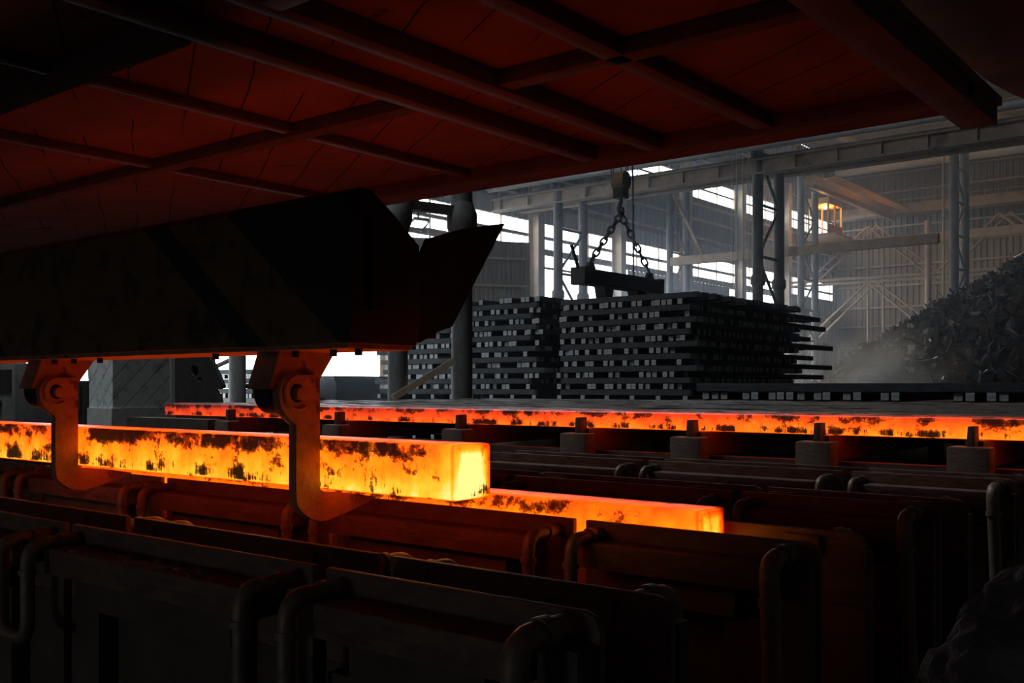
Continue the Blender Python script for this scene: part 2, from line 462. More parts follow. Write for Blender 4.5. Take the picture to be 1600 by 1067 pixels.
# wall stanchions between the windows
def wall_column(y, label):
    t = thing('wall_column', label, 'column', (XW + .45, y, ZF), 'columns along the window wall')
    mb = MB().box(XW + .15, XW + .2, y - .25, y + .25, ZF, 14).box(XW + .7, XW + .75, y - .25, y + .25, ZF, 14).box(XW + .2, XW + .7, y - .04, y + .04, ZF, 14)
    mb.build('shaft', M['beam'], t)
    MB().box(XW + .05, XW + .85, y - .35, y + .35, ZF, ZF + .06).build('base_plate', M['beam'], t)
for y, l in ((36.9, 'pale steel wall column at the left edge of the brightest doorway'), (44.0, 'pale steel wall column behind the lifting chains'),
             (51.2, 'pale steel wall column between the chains and the twin column pair'), (58.2, 'pale steel wall column crossed by the high window strip'),
             (65.3, 'pale steel wall column just before the far corner of the hall'), (27.4, 'pale steel wall column behind the black wedge plate')):
    wall_column(y, l)

# ------------------------------------------------------------------ lattice columns and runway beams
def lattice_column(x, y0, y1, z0, z1, r, label, group, tops=True, corbel=None, bands=None):
    t = thing('lattice_column', label, 'column', (x, (y0 + y1) / 2, z0), group)
    for y in (y0, y1):
        MB().tube([(x, y, z0), (x, y, z1)], r, 14).build('leg', M['col'], t, smooth=True)
        mb = MB()
        for z in (bands or []): mb.tube([(x, y, z - .22), (x, y, z - .12), (x, y, z + .12), (x, y, z + .22)], [r * 1.02, r * 1.35, r * 1.35, r * 1.02], 14)
        if bands: mb.build('collar', M['col'], t, smooth=True)
    mb = MB(); z = z0 + .8; k = 0; stp = 1.9
    while z + stp < z1:
        a, b = (y0, y1) if k % 2 else (y1, y0)
        mb.tube([(x, a, z), (x, b, z + stp)], r * .3, 8); mb.tube([(x, y0, z + stp), (x, y1, z + stp)], r * .3, 8)
        z += stp; k += 1
    mb.build('lacing', M['col'], t, smooth=True)
    return t
for x, l in ((-15.7, 'lattice column with two tube legs right of the lifting beam, behind the tall stack'), (-24.7, 'lattice column with two tube legs left of the lifting chains')):
    lattice_column(x, 34, 35.85, ZF, 8.8 if x > -20 else 8.6, .2, l, 'twin tube columns of the near crane runway', bands=[3.9])
for x, l in ((-15.5, 'lattice column rising from behind the scrap heap'), (-24.4, 'lattice column right of the tall stack, before the far corner')):
    lattice_column(x, 59, 61.2, ZF, 14.2, .25 if x > -20 else .22, l, 'twin tube columns of the far crane runway', bands=[4.7])
lattice_column(-24.7, 43.4, 45.1, ZF, 10.5, .17, 'slim lattice column with braces behind the lifting beam', None)

def runway(name, y, x0, x1, z0, z1, label, mat):
    t = thing(name, label, 'beam', ((x0 + x1) / 2, y, z0), 'crane runway beams')
    MB().box(x0, x1, y - .04, y + .04, z0, z1).build('web', mat, t)
    for z in (z0, z1 - .05): MB().box(x0, x1, y - .22, y + .22, z, z + .05).build('flange', mat, t)
    mb = MB(); x = x0 + .5
    while x < x1: mb.box(x - .015, x + .015, y - .2, y + .2, z0 + .05, z1 - .05); x += 1.5
    mb.build('stiffener', mat, t)
    MB().box(x0, x1, y - .04, y + .04, z1, z1 + .12).build('rail', M['col'], t)
runway('runway_beam', 34.0, -28.2, 6, 7.75, 8.3, 'long pale runway beam just under the red canopy edge', M['beam'])
runway('runway_beam', 35.95, -28.2, 6, 7.98, 8.42, 'lower looking runway beam behind the pale one, on the rear column legs', M['beam'])
t = tag(MB().tube([(-28.2, 33.6, 8.72), (6, 33.6, 8.72)], .17, 14).build('service_pipe', M['gutter'], origin=(-11, 33.6, 8.72), smooth=True), 'pale grey pipe running along under the edge of the red canopy', 'pipe')
mb = MB()
for x in (-24.7, -15.7, -6.7): mb.box(x - .05, x + .05, 33.55, 34.05, 8.3, 8.58)
mb.build('pipe_bracket', M['col'], t)
t = thing('tie_beam', 'rusty tie beam from the slim column to the twin tube column', 'beam', (-20, 43.4, 6.0))
MB().box(-24.6, -12, 43.25, 43.55, 6.0, 6.4).build('web', M['beam'], t)
MB().bar((-24.7, 43.4, 9.9), (-22.9, 43.4, 6.4), .12).build('brace', M['beam'], t)

# braced frame in front of the far wall
t = thing('braced_frame', 'pale braced steel frame standing against the far corrugated wall', 'frame', (-20, 66, ZF))
MB().box(-28, -6, 65.85, 66.15, 9.25, 9.8).build('top_beam', M['beam'], t)
mb = MB()
for dz in (0, .28): mb.tube([(-28, 66, 6.95 + dz), (-6, 66, 6.95 + dz)], .1, 8)
mb.build('rail', M['beam'], t, smooth=True)
for x in (-27.3, -18.9, -10.5):
    MB().tube([(x, 66, ZF), (x, 66, 10.6)], .2, 12).build('post', M['beam'], t, smooth=True)
for (a, b) in (((-22.7, 10.6), (-27.2, 6.9)), ((-22.7, 10.6), (-18.9, 7.2)), ((-22.7, 6.9), (-27.2, 3.0)), ((-22.7, 6.9), (-18.9, 3.6)),
               ((-14.7, 10.6), (-18.8, 6.9)), ((-14.7, 10.6), (-10.6, 6.9))):
    mb = MB()
    for dx in (0, .75): mb.tube([(a[0] + dx * .8, 66.0, a[1]), (b[0] + dx, 66.0, b[1])], .075, 8)
    mb.build('brace', M['beam'], t, smooth=True)
MB().tube([(-22.7, 66, 3), (-22.7, 66, 10.6)], .075, 8).tube([(-21.7, 66, 3), (-21.7, 66, 10.4)], .075, 8).build('hanger', M['beam'], t, smooth=True)
for x, l in ((-25.35, 'thin drop pipe beside the corner lattice column'), (-15.95, 'thin drop pipe beside the scrap heap lattice column')):
    tag(MB().tube([(x, 58.6, ZF), (x, 58.6, 13)], .055, 8).build('drop_pipe', M['timber'], origin=(x, 58.6, ZF), smooth=True), l, 'pipe', 'drop pipes on the far columns')

# far gantry with railings, big duct above it
t = thing('service_gantry', 'long dusty service gantry with railing panels high on the far wall', 'gantry', (-18, 75, 12.7))
MB().box(-28.3, 4, 74.0, 75.4, 12.6, 12.8).build('deck', M['beam'], t)
mb = MB().box(-28.3, 4, 74.0, 74.04, 13.55, 13.62); mb.box(-28.3, 4, 74.02, 74.05, 12.8, 13.3)
x = -28.2
while x < 4: mb.box(x, x + .08, 73.98, 74.04, 12.8, 13.6); x += 1.35
mb.build('railing', M['beam'], t)
tag(MB().tube([(-27.5, 73.2, 16.2), (4, 73.2, 16.2)], .55, 18).build('air_duct', M['gutter'], origin=(-12, 73.2, 16.2), smooth=True), 'pale fat air duct under the roof along the far wall', 'duct')

# overhead crane near the far corner with its lit cab
t = thing('overhead_crane', 'orange lit overhead crane bridge with a ladder walkway in the far corner', 'crane', (-23.5, 67, 12.3))
MB().box(-24.15, -23.85, 59.5, 75.0, 12.3, 12.5).box(-24.3, -23.7, 59.5, 75.0, 12.5, 13.05).build('girder', M['orange'], t)
mb = MB().box(-23.2, -23.15, 59.5, 75, 12.75, 12.85).box(-22.35, -22.3, 59.5, 75, 12.75, 12.85)
y = 59.6
while y < 75: mb.box(-23.2, -22.3, y, y + .18, 12.77, 12.83); y += .5
mb.build('walkway', M['orange'], t)
cab = MB().box(-25.6, -24.2, 63.0, 65.4, 9.9, 10.0).box(-25.6, -24.2, 63.0, 65.4, 11.9, 12.3)
for (x, y) in ((-25.55, 63.05), (-24.25, 63.05), (-25.55, 65.35), (-24.25, 65.35), (-24.25, 64.2)): cab.box(x - .05, x + .05, y - .05, y + .05, 10, 12)
cab.box(-24.25, -24.2, 63, 65.4, 10, 10.6)
cab.build('cab', M['orange'], t)
MB().box(-26.1, -23.6, 62.6, 65.8, 9.78, 9.9).build('cab_floor', M['orange'], t)
lm = MB().tube([(-24.9, 64.2, 11.9), (-24.9, 64.2, 11.78)], .18, 12).build('lamp', M['lamp_warm'], t)
def lamp(loc, col, power, r, name):
    d = bpy.data.lights.new(name, 'POINT'); d.energy = power; d.color = col; d.shadow_soft_size = r
    o = bpy.data.objects.new(name, d); COL.objects.link(o); o.location = (loc[0], loc[1], loc[2] + H)
lamp((-24.9, 64.2, 11.5), (1, .55, .16), 140, .15, 'cab_light')
# high bay lamps under the roof, warm
for (x, y, l) in ((-22.0, 66.0, 'orange high bay lamp over the crane walkway'), (-14.5, 62.0, 'orange high bay lamp over the scrap heap')):
    t = thing('high_bay_lamp', l, 'lamp', (x, y, 15.6), 'high bay lamps under the roof')
    MB().tube([(x, y, ZR + .02), (x, y, 16.2)], .03, 6).build('rod', M['col'], t)
    MB().tube([(x, y, 16.2), (x, y, 16.0), (x, y, 15.7)], [.1, .16, .4], 14, caps=False).build('shade', M['gutter'], t)
    MB().tube([(x, y, 15.95), (x, y, 15.75)], .12, 10).build('bulb', M['lamp_warm'], t)
    lamp((x, y, 15.55), (1, .56, .18), 160, .15, 'high_bay_light')

# near columns standing behind the cooling bed
def mill_column(x, y, r, z1, label, brace=False):
    t = thing('mill_column', label, 'column', (x, y, ZF), 'thick round columns behind the cooling bed')
    MB().tube([(x, y, ZF), (x, y, z1)], r, 20).build('shaft', M['col'], t, smooth=True)
    MB().tube([(x, y, 3.25), (x, y, 3.55), (x, y, 3.85), (x, y, 4.1)], [r, r * 1.45, r * 1.45, r], 20).build('collar', M['col'], t, smooth=True)
    MB().tube([(x, y, ZF), (x, y, ZF + .1)], r * 1.5, 20).build('base_plate', M['col'], t, smooth=True)
    return t
mill_column(-15.1, 15.0, .215, 8.2, 'thick round column under the black wedge plate, left one of the pair')
mill_column(-14.7, 16.6, .235, 8.2, 'thick round column under the black wedge plate, right one of the pair')
t = mill_column(-24.7, 17.9, .25, 8.2, 'thick round column left of the second claw, against the bright doorway')
MB().tube([(-24.7, 17.9, .9), (-25.9, 17.3, .35)], .07, 8).tube([(-24.7, 17.9, 1.25), (-26.2, 17.2, 1.3)], .09, 8).build('brace', M['col'], t, smooth=True)
mb = MB().bar((-15.1, 15.0, 3.9), (-14.7, 16.6, 3.9), .2)
mb.bar((-24.7, 17.9, 4.0), (-15.1, 15.0, 4.0), .2, .35)
tag(mb.build('tie_girder', M['col'], origin=(-18, 16, 4.0)), 'girder tying the thick round columns together behind the wedge', 'beam')
t = tag(MB().bar((-15.0, 14.75, -.22), (-14.35, 15.95, .58), .07, .12).bar((-14.93, 14.7, -.22), (-14.28, 15.9, .58), .03, .14).build('timber_prop', M['timber'], origin=(-15, 14.75, -.22)),
        'pale timber prop leaning between the two thick columns', 'prop')

# floodlight seen between the pair of columns
t = thing('floodlight', 'white floodlight shining above the black wedge plate', 'lamp', (-22.6, 23.0, 5.0))
FX, FY, FZ = -20.3, 21.0, 4.75
t['_o'] = (FX, FY, FZ); t.location = (FX, FY, FZ + H)
MB().bar((FX - .1, FY, FZ - .1), (FX + .25, FY - .1, FZ + .12), .5, .12).build('housing', M['col'], t)
MB().bar((FX + .05, FY - .14, FZ - .08), (FX + .3, FY - .2, FZ + .02), .42, .05).build('lens', M['lamp_white'], t)
MB().tube([(FX, FY, FZ + .1), (FX, FY, 5.78)], .03, 8).build('bracket', M['col'], t)
tag(MB().box(-28.6, -15, 20.85, 21.15, 5.75, 5.95).build('light_girder', M['beam'], origin=(-20, 21, 5.75)), 'thin girder that carries the white floodlight', 'beam')

# corrugated screen standing inside the window wall
t = thing('corrugated_screen', 'corrugated metal screen right of the black wedge plate, behind the stack', 'screen', (-26.2, 30.1, ZF))
ca, sa = cos(radians(-4)), sin(radians(-4))
mb = MB(); vs = []; k = 0
prof = []
for i in range(26):
    u = -2.4 + i * .19
    prof += [(u, 0), (u + .08, 0), (u + .095, .05), (u + .17, .05)]
SXC, SYC, SD = -26.2, 30.1, radians(56)
for z in (ZF, 5.9):
    for (u, w) in prof: vs.append((SXC + u * cos(SD) - w * sin(SD), SYC + u * sin(SD) + w * cos(SD), z))
k = len(prof)
mb.add(vs, [(i, i + 1, k + i + 1, k + i) for i in range(k - 1)])
so = mb.build('sheet', M['sheet'], t)
sm = so.modifiers.new('thickness', 'SOLIDIFY'); sm.thickness = .02
mb = MB()
for z in (.8, 1.9, 3.0, 4.1, 5.2): mb.bar((SXC - 2.4 * cos(SD) + .08 * sin(SD), SYC - 2.4 * sin(SD) - .08 * cos(SD), z), (SXC + 2.4 * cos(SD) + .08 * sin(SD), SYC + 2.4 * sin(SD) - .08 * cos(SD), z), .1, .1)
mb.build('girt', M['beam'], t)

# ------------------------------------------------------------------ billet stack
B = .15
def billet_mesh(length, axis, jitter, name):
    """square cold billet with cut ends, origin at its low near end"""
    mb = MB(); r = random.Random(jitter)
    n = 6
    for i in range(n + 1):
        a = length * i / n; dx = r.uniform(-.004, .004); dz = r.uniform(-.004, .004)
        for (u, w) in ((0, 0), (B, 0), (B, B), (0, B)):
            p = (u + dx, a, w + dz) if axis == 'y' else (a, u + dx, w + dz)
            mb.v.append(p)
    for i in range(n):
        for k in range(4): mb.f.append((i * 4 + k, i * 4 + (k + 1) % 4, i * 4 + 4 + (k + 1) % 4, i * 4 + 4 + k)); mb.mi.append(0)
    mb.f.append((0, 1, 2, 3)); mb.mi.append(1); mb.f.append(tuple(n * 4 + k for k in (3, 2, 1, 0))); mb.mi.append(1)
    o = mb.build(name, [M['billet'], M['billet_end']], bevel=.008, segs=1)
    me = o.data; bpy.data.objects.remove(o)
    return me
MY = [billet_mesh(l, 'y', i, 'billet_lengthwise') for i, l in enumerate((6.4, 7.0, 7.7, 8.6, 9.3))]
MXA = [billet_mesh(l, 'x', 20 + i, 'billet_crosswise') for i, l in enumerate((6.4, 6.6))]
MXB = [billet_mesh(l, 'x', 30 + i, 'billet_crosswise') for i, l in enumerate((4.1, 4.3))]
def billet(me, x, y, z, label, group):
    o = bpy.data.objects.new('steel_billet', me); COL.objects.link(o); put(o, x, y, z)
    return tag(o, label, 'billet', group)
def merge_mesh(mb, me, x, y, z):
    b = len(mb.v); mb.v += [(v.co.x + x, v.co.y + y, v.co.z + z) for v in me.vertices]
    for p in me.polygons: mb.f.append(tuple(b + i for i in p.vertices)); mb.mi.append(p.material_index)

YS = 22.8; LP = .1575
rest = MB()
ends = []                                     # (distance, mesh, x, y, z, row, stack)
def end_row(x0, x1, z, row, stack, seed):
    r = random.Random(seed); x = x0 + r.uniform(0, .3)
    out = []
    while x < x1 - B:
        n = r.choice((1, 2, 2, 3, 3, 3, 4))
        for i in range(n):
            if x > x1 - B: break
            out.append((MY[r.choice((0, 1, 1, 2)) if stack == 'far' else r.randrange(5)], x, YS + r.uniform(-.06, .12), z, row, stack)); x += B + r.uniform(.005, .06)
        x += r.choice((.1, .16, .2, .25, .4, .6))
    return out
XA0, XA1, XB0, XB1 = -23.9, -17.1, -16.6, -12.3
rowsA = [end_row(XA0 + (.25 if k % 3 else 0) + .06 * k, XA1, -.055 + 2 * LP * k, k + 1, 'left', 100 + k) for k in range(9)]
rowsB = [end_row(XB0, XB1, -.055 + 2 * LP * k, k + 1, 'right', 200 + k) for k in range(8)]
for k in (0, 1, 2, 3, 4, 6):
    e = rowsB[k][-1]; ne = (MY[4], e[1], YS + .15 + .25 * (k % 3), e[3], e[4], e[5]); rowsB[k][-1] = ne
for k in range(9):
    z = -.055 + 2 * LP * k + LP
    if k < 8:
        billet(MXA[k % 2], XA0 - .05 + rnd.uniform(-.25, .35) * (k < 4), YS + rnd.uniform(-.03, .05), z, 'long billet lying along the face of the left stack, %s layer up' % nth(k + 1), 'crosswise billets on the stack fronts')
        y = YS + .3
        while y < YS + 6.2: merge_mesh(rest, MXA[k % 2], XA0 + rnd.uniform(-.1, .2), y, z); y += rnd.choice((.17, .17, .2, .45))
        billet(MXB[k % 2], XB0 + .1, YS + rnd.uniform(-.03, .05), z, 'long billet lying along the face of the right stack, %s layer up' % nth(k + 1), 'crosswise billets on the stack fronts')
        y = YS + .3
        while y < YS + 6.6: merge_mesh(rest, MXB[k % 2], XB0 + .1 + rnd.uniform(-.05, .12), y, z); y += rnd.choice((.17, .17, .19, .4))
# hidden layers below the bed level
for (a, b, meX) in ((XA0, XA1, MXA[0]), (XB0, XB1, MXB[0])):
    z = -.055 - LP; k = 0
    while z > ZF:
        if k % 2 == 0:
            for y in (YS, YS + 2, YS + 4, YS + 6): merge_mesh(rest, meX, a + .1, y, z)
        else:
            x = a
            while x < b - B: merge_mesh(rest, MY[1], x, YS, z); x += .8
        z -= LP; k += 1
    rest.box(a, b, YS, YS + 6, ZF, z + LP)
N_END = 215
allr = [e for r in rowsB for e in r] + sorted([e for r in rowsA for e in r], key=lambda e: -e[1])
for i, e in enumerate(allr):
    me, x, y, z, row, st = e
    if i < N_END:
        rr = (rowsB if st == 'right' else rowsA)[row - 1]
        n = len(rr) - rr.index(e)
        billet(me, x, y, z, 'cold billet, %s end from the right in the %s row up of the %s stack' % (nth(n), nth(row), st), 'billet ends of the tall stack')
    else: merge_mesh(rest, me, x, y, z)
tag(rest.build('stacked_billets', [M['billet'], M['billet_end']], origin=(-18, YS + 3, ZF)), 'remaining cold billets deep inside the two tall crosswise stacks', 'billets', kind='stuff')

# low row of billets in front of the stack, to the right
low = MB(); r = random.Random(5)
YL = 17.4
x = -9.2; k = 0
while x < -1.6:
    n = r.choice((1, 2, 3, 4))
    for i in range(n):
        k += 1
        billet(MY[0], x, YL + r.uniform(-.04, .04), -.235, 'cold billet end in the low row before the scrap heap, %s from the left' % nth(k), 'low row of billet ends before the scrap heap'); x += B + r.uniform(.01, .05)
    x += r.choice((.15, .3, .8))
mxl = billet_mesh(8.0, 'x', 55, 'billet_crosswise')
billet(mxl, -9.3, YL - .02, -.08, 'long cold billet lying on top of the low row of billet ends', None)
tag(MB().box(-9.4, -1.2, YL + .1, YL + 6, ZF, -.237).build('billet_plinth', M['pedestal'], origin=(-5, YL + 3, ZF)), 'dark plinth under the low row of billet ends', 'plinth')

# hazy low stacks beside the bright doorway on the left
r = random.Random(9)
MYS = billet_mesh(1.9, 'y', 71, 'billet_short')
mxs = billet_mesh(3.2, 'x', 61, 'billet_crosswise')
for (x0, x1, y, lays, who) in ((-28.2, -25.2, 19.6, 3, 'small stack left of the bright doorway'),):
    for k in range(lays):
        x = x0 + .1; j = 0
        while x < x1 - .3:
            j += 1
            billet(MYS, x, y + r.uniform(-.05, .05), -.35 + k * .155 * 2, 'hazy billet end at the bright doorway, %s from left, %s row up' % (nth(j), nth(k + 1)), 'hazy billets at the doorway')
            x += r.choice((.17, .2, .3, .42))
        billet(mxs, x0, y, -.35 + k * .31 + B + .005, 'hazy long billet, %s layer up, beside the thick column at the doorway' % nth(k + 1), 'hazy billets at the doorway')
tag(MB().box(-28.2, -25.2, 19.6, 21.7, ZF, -.352).build('billet_plinth', M['pedestal'], origin=(-26.5, 22, ZF)), 'dark plinth under the hazy billets at the doorway', 'plinth')
tag(MB().box(-27.6, -25.0, 22.0, 26.0, ZF, .2).box(-27.4, -25.2, 22.1, 25.9, .2, .38).build('covered_stack', M['billet'], origin=(-26, 24, ZF)), 'low blue grey block of stacked steel left of the tall stack', 'steel stack')

# ------------------------------------------------------------------ lifting beam on its crane hook
LX = -16.0
t = thing('lifting_beam', 'dark lifting beam hanging on chains over the tall billet stack', 'lifting beam', (LX, 25.1, 2.9))
MB().box(LX - .16, LX + .16, 23.0, 27.3, 2.95, 3.33).box(LX - .22, LX + .22, 23.0, 27.3, 3.29, 3.35).box(LX - .22, LX + .22, 23.0, 27.3, 2.91, 2.97).build('beam', M['black'], t, bevel=.015)
for y in (22.95, 27.15): MB().box(LX - .24, LX + .24, y, y + .2, 2.89, 3.38).build('end_cap', M['black'], t)
for y in (24.3, 26.1): MB().prism([(y - .26, 2.93), (y + .26, 2.93), (y + .14, 2.52), (y - .14, 2.52)], 'x', LX - .18, LX + .18).build('magnet_foot', M['black'], t)
for y in (23.6, 26.85): MB().prism([(y - .24, 3.33), (y + .24, 3.33), (y + .1, 3.56), (y - .1, 3.56)], 'x', LX - .05, LX + .05).build('lug', M['black'], t)
MB().tube([(LX, 23.0, 3.3), (LX, 22.85, 3.6), (LX, 22.65, 3.95)], .05, 8).tube([(LX, 27.3, 2.98), (LX, 27.5, 2.93), (LX, 27.54, 3.12), (LX, 27.46, 3.22)], .045, 8).build('hook', M['black'], t, smooth=True)

HKY, HKZ = 25.2, 5.75
def chain(p0, p1, label):
    """chain of oval links, each link a part"""
    t = thing('lifting_chain', label, 'chain', p1, 'chains of the lifting beam')
    p0 = Vector(p0); p1 = Vector(p1); L = (p1 - p0).length; n = max(5, round(L / .27)); d = (p1 - p0) / n; u = d.normalized()
    s1 = Vector((1, 0, 0)); s2 = u.cross(s1).normalized()
    for i in range(n):
        c = p0 + d * (i + .5); side = (s1 * .5 + s2 * .86) if i % 2 else (s1 * .86 - s2 * .5)
        path = [c + u * (.175 * cos(a)) + side * (.085 * sin(a)) for a in [2 * pi * k / 14 for k in range(14)]]
        MB().tube(path, .033, 7, closed=True).build('link', M['chain'], t, smooth=True)
chain((LX, HKY - .05, HKZ - .65), (LX, 23.6, 3.58), 'sling chain running down to the left end of the lifting beam')
chain((LX, HKY + .05, HKZ - .65), (LX, 26.85, 3.58), 'sling chain running down to the right end of the lifting beam')
tag(MB().tube([(LX, HKY + .1 * sin(a), HKZ - .54 + .16 * cos(a)) for a in [2 * pi * k / 20 for k in range(20)]], .035, 8, closed=True).build('master_ring', M['chain'], origin=(LX, HKY, HKZ - .4), smooth=True), 'oval master ring joining the two sling chains under the hook', 'ring')
t = thing('hook_block', 'grimy crane hook block with hook hanging above the lifting beam', 'hook', (LX, HKY, HKZ + .9))
bz = HKZ + .37
blk = MB().prism([(HKY - .24, bz - .08), (HKY - .16, bz - .22), (HKY + .16, bz - .22), (HKY + .25, bz - .05), (HKY + .25, bz + .15), (HKY + .16, bz + .26), (HKY - .16, bz + .26), (HKY - .24, bz + .15)], 'x', LX - .2, LX + .2).build('block', M['hook_yellow'], t)
for dx in (-.13, .13): MB().tube([(LX + dx - .06, HKY, bz + .06), (LX + dx + .06, HKY, bz + .06)], .24, 22).build('sheave', M['black'], blk, smooth=True)
MB().box(LX - .17, LX + .17, HKY - .17, HKY + .17, bz - .5, bz - .2).build('yoke', M['black'], t)
hk = [(HKY, bz - .48), (HKY, bz - .62), (HKY - .08, bz - .7), (HKY - .13, bz - .82), (HKY - .08, bz - .95), (HKY + .05, bz - .97), (HKY + .13, bz - .88), (HKY + .14, bz - .74)]
MB().tube([(LX, a, b) for a, b in hk], [.06, .06, .06, .065, .07, .065, .05, .02], 10).build('hook', M['chain'], t, smooth=True)
mb = MB()
for (dx, dy) in ((-.2, -.22), (-.2, -.1), (.2, -.03), (.2, .08), (-.1, .17), (.1, .24)): mb.tube([(LX + dx, HKY + dy, bz + .2), (LX + dx, HKY + dy, 9.35)], .018, 6)
mb.build('hoist_rope', M['chain'], t)
tag(MB().tube([(LX + .1, HKY + .42, 9.35), (LX + .1, HKY + .5, 6.5), (LX + .1, HKY + .55, 3.36)], .03, 6).build('control_cable', M['chain'], origin=(LX, HKY + .6, 3.43), smooth=True), 'black power cable dropping straight to the lifting beam', 'cable')
for dy, l in ((30.3, 'thinnest wire left of the bundle hanging over the stack'), (30.65, 'bright wire hanging over the right stack top'), (31.1, 'third wire hanging over the right stack'), (31.5, 'rightmost wire hanging over the right stack')):
    tag(MB().tube([(-14.9, dy, 9.35), (-14.9, dy, 2.45)], .014, 6).build('hanging_wire', M['gutter'], origin=(-14.9, dy, 2.45)), l, 'wire', 'wires hanging over the stack')
t = thing('hoist_crane', 'crane bridge above the canopy edge that holds the hook block ropes', 'crane', (LX, 26, 9.3))
MB().box(LX - 1.4, LX - 1.0, 15, 34.3, 9.45, 10.3).build('girder', M['beam'], t); MB().box(LX + 1.0, LX + 1.4, 15, 34.3, 9.45, 10.3).build('girder', M['beam'], t)
MB().box(LX - 1.5, LX + 1.5, HKY - .8, HKY + .9, 9.35, 9.5).box(LX - 1, LX + 1, HKY - .5, HKY + .5, 9.5, 10.2).box(LX - 1, LX + 1.3, 30, 31.8, 9.35, 9.5).build('trolley', M['black'], t)

# ------------------------------------------------------------------ scrap heap
def heap_z(x, y):
    d = max(0, 1 - sqrt(((x + 4.0) / 18.0) ** 2 + ((y - 52) / 13.5) ** 2))
    return ZF + 11.0 * d ** .85
mb = MB(); r = random.Random(11)
nx, ny = 90, 70
for j in range(ny + 1):
    for i in range(nx + 1):
        x = -21 + 26 * i / nx; y = 38 + 20 * j / ny
        z = heap_z(x, y); z += r.uniform(-.3, .35) if z > ZF + .05 else 0
        mb.v.append((x + r.uniform(-.1, .1), y + r.uniform(-.1, .1), max(z, ZF - .02)))
for j in range(ny):
    for i in range(nx):
        a = j * (nx + 1) + i; mb.f.append((a, a + 1, a + nx + 2, a + nx + 1)); mb.mi.append(0)
for k in range(5200):
    x = r.uniform(-20.5, 2); y = r.uniform(38.5, 54); z = heap_z(x, y)
    if z < ZF + .1: continue
    z += r.uniform(0, .25); a = Vector((r.uniform(-1, 1), r.uniform(-1, 1), r.uniform(-.5, .7))).normalized(); L = r.uniform(.15, .75) * (1 if r.random() < .85 else 1.7)
    mb.cur = 1 if r.random() < .05 else 0
    p = Vector((x, y, z)); kind = r.random()
    if kind < .55: mb.bar(p - a * L * .5, p + a * L * .5, r.uniform(.02, .22), r.uniform(.01, .04), up=(r.uniform(-1, 1), r.uniform(-1, 1), .6))
    elif kind < .8:
        b = Vector((r.uniform(-1, 1), r.uniform(-1, 1), r.uniform(-.3, .8))).normalized()
        mb.tube([p - a * L * .5, p, p + (a + b) * L * .4, p + (a * .4 + b) * L * .8], r.uniform(.015, .06), 5)
    else: mb.box(x - L * .22, x + L * .22, y - .15, y + .15, z - .12, z + r.uniform(.08, .3))
mb.cur = 0
tag(mb.build('scrap_heap', [M['scrap'], M['scrap_bright']], origin=(-8, 48, ZF)), 'big dark heap of scrap metal rising to the right of the tall stack', 'scrap', kind='stuff')

# ------------------------------------------------------------------ cooling bed
YC = 7.6; ZB = -.222
HOT0 = hot_mat('bed_glow_front', .28, .66, 12.0, B, scale_amt=.86, seed=3.1, gain=.8, top_dark=.5, blob=5.0)
HOTS = [hot_mat('bed_glow_second', .16, .42, 12.0, B, scale_amt=.75, seed=7.7, gain=.6), hot_mat('bed_glow_third', .1, .3, 12.0, B, scale_amt=.8, seed=9.1, gain=.4), hot_mat('bed_glow_fourth', .05, .22, 12.0, B, scale_amt=.85, seed=4.1, gain=.3)]
M['bed_billet'] = surf('bed_billet_scale', (.07, .064, .06), (.15, .135, .125), .36, .35, 9, (.5, 3, 3), .5, (.09, .075, .07))
def long_billet_mesh(length, seed, mats, top_rough=.004):
    mb = MB(); r = random.Random(seed); n = 60
    prof = [(0.008, 0), (B - .008, 0), (B, .008), (B, B - .008), (B - .008, B), (.008, B), (0, B - .008), (0, .008)]
    for i in range(n + 1):
        a = -length * i / n; dy = r.uniform(-.003, .003); 
        for (u, w) in prof: mb.v.append((a, u + dy, w + r.uniform(-top_rough, top_rough) * (w > .1)))
    m = len(prof)
    for i in range(n):
        for k in range(m): mb.f.append((i * m + k, i * m + (k + 1) % m, i * m + m + (k + 1) % m, i * m + m + k)); mb.mi.append(0)
    mb.f.append(tuple(range(m))); mb.mi.append(0); mb.f.append(tuple(n * m + k for k in range(m - 1, -1, -1))); mb.mi.append(0)
    o = mb.build('bed_billet', mats, smooth=True); me = o.data; bpy.data.objects.remove(o)
    return me
o = bpy.data.objects.new('steel_billet', long_billet_mesh(12.1, 1, [HOT0], .001)); COL.objects.link(o); put(o, 0, YC, ZB - B)
tag(o, 'long orange hot billet at the front edge of the cooling bed', 'billet')
meC = [long_billet_mesh(12.0, 40 + i, [M['bed_billet']], .007) for i in range(4)]
meH = [long_billet_mesh(12.0, 50 + i, [HOTS[i]], .005) for i in range(3)]
NB = 38
r = random.Random(21)
for k in range(1, NB + 1):
    me = meH[k - 1] if k <= 3 else meC[k % 4]
    o = bpy.data.objects.new('steel_billet', me); COL.objects.link(o)
    put(o, r.uniform(-.25, .25), YC + k * .18, ZB - B + r.uniform(-.012, .014))
    tag(o, '%s cooling bed billet, %s row behind the glowing orange one' % ('dull red' if k <= 3 else 'dark scaly', nth(k)), 'billet', 'billets lying side by side on the cooling bed')
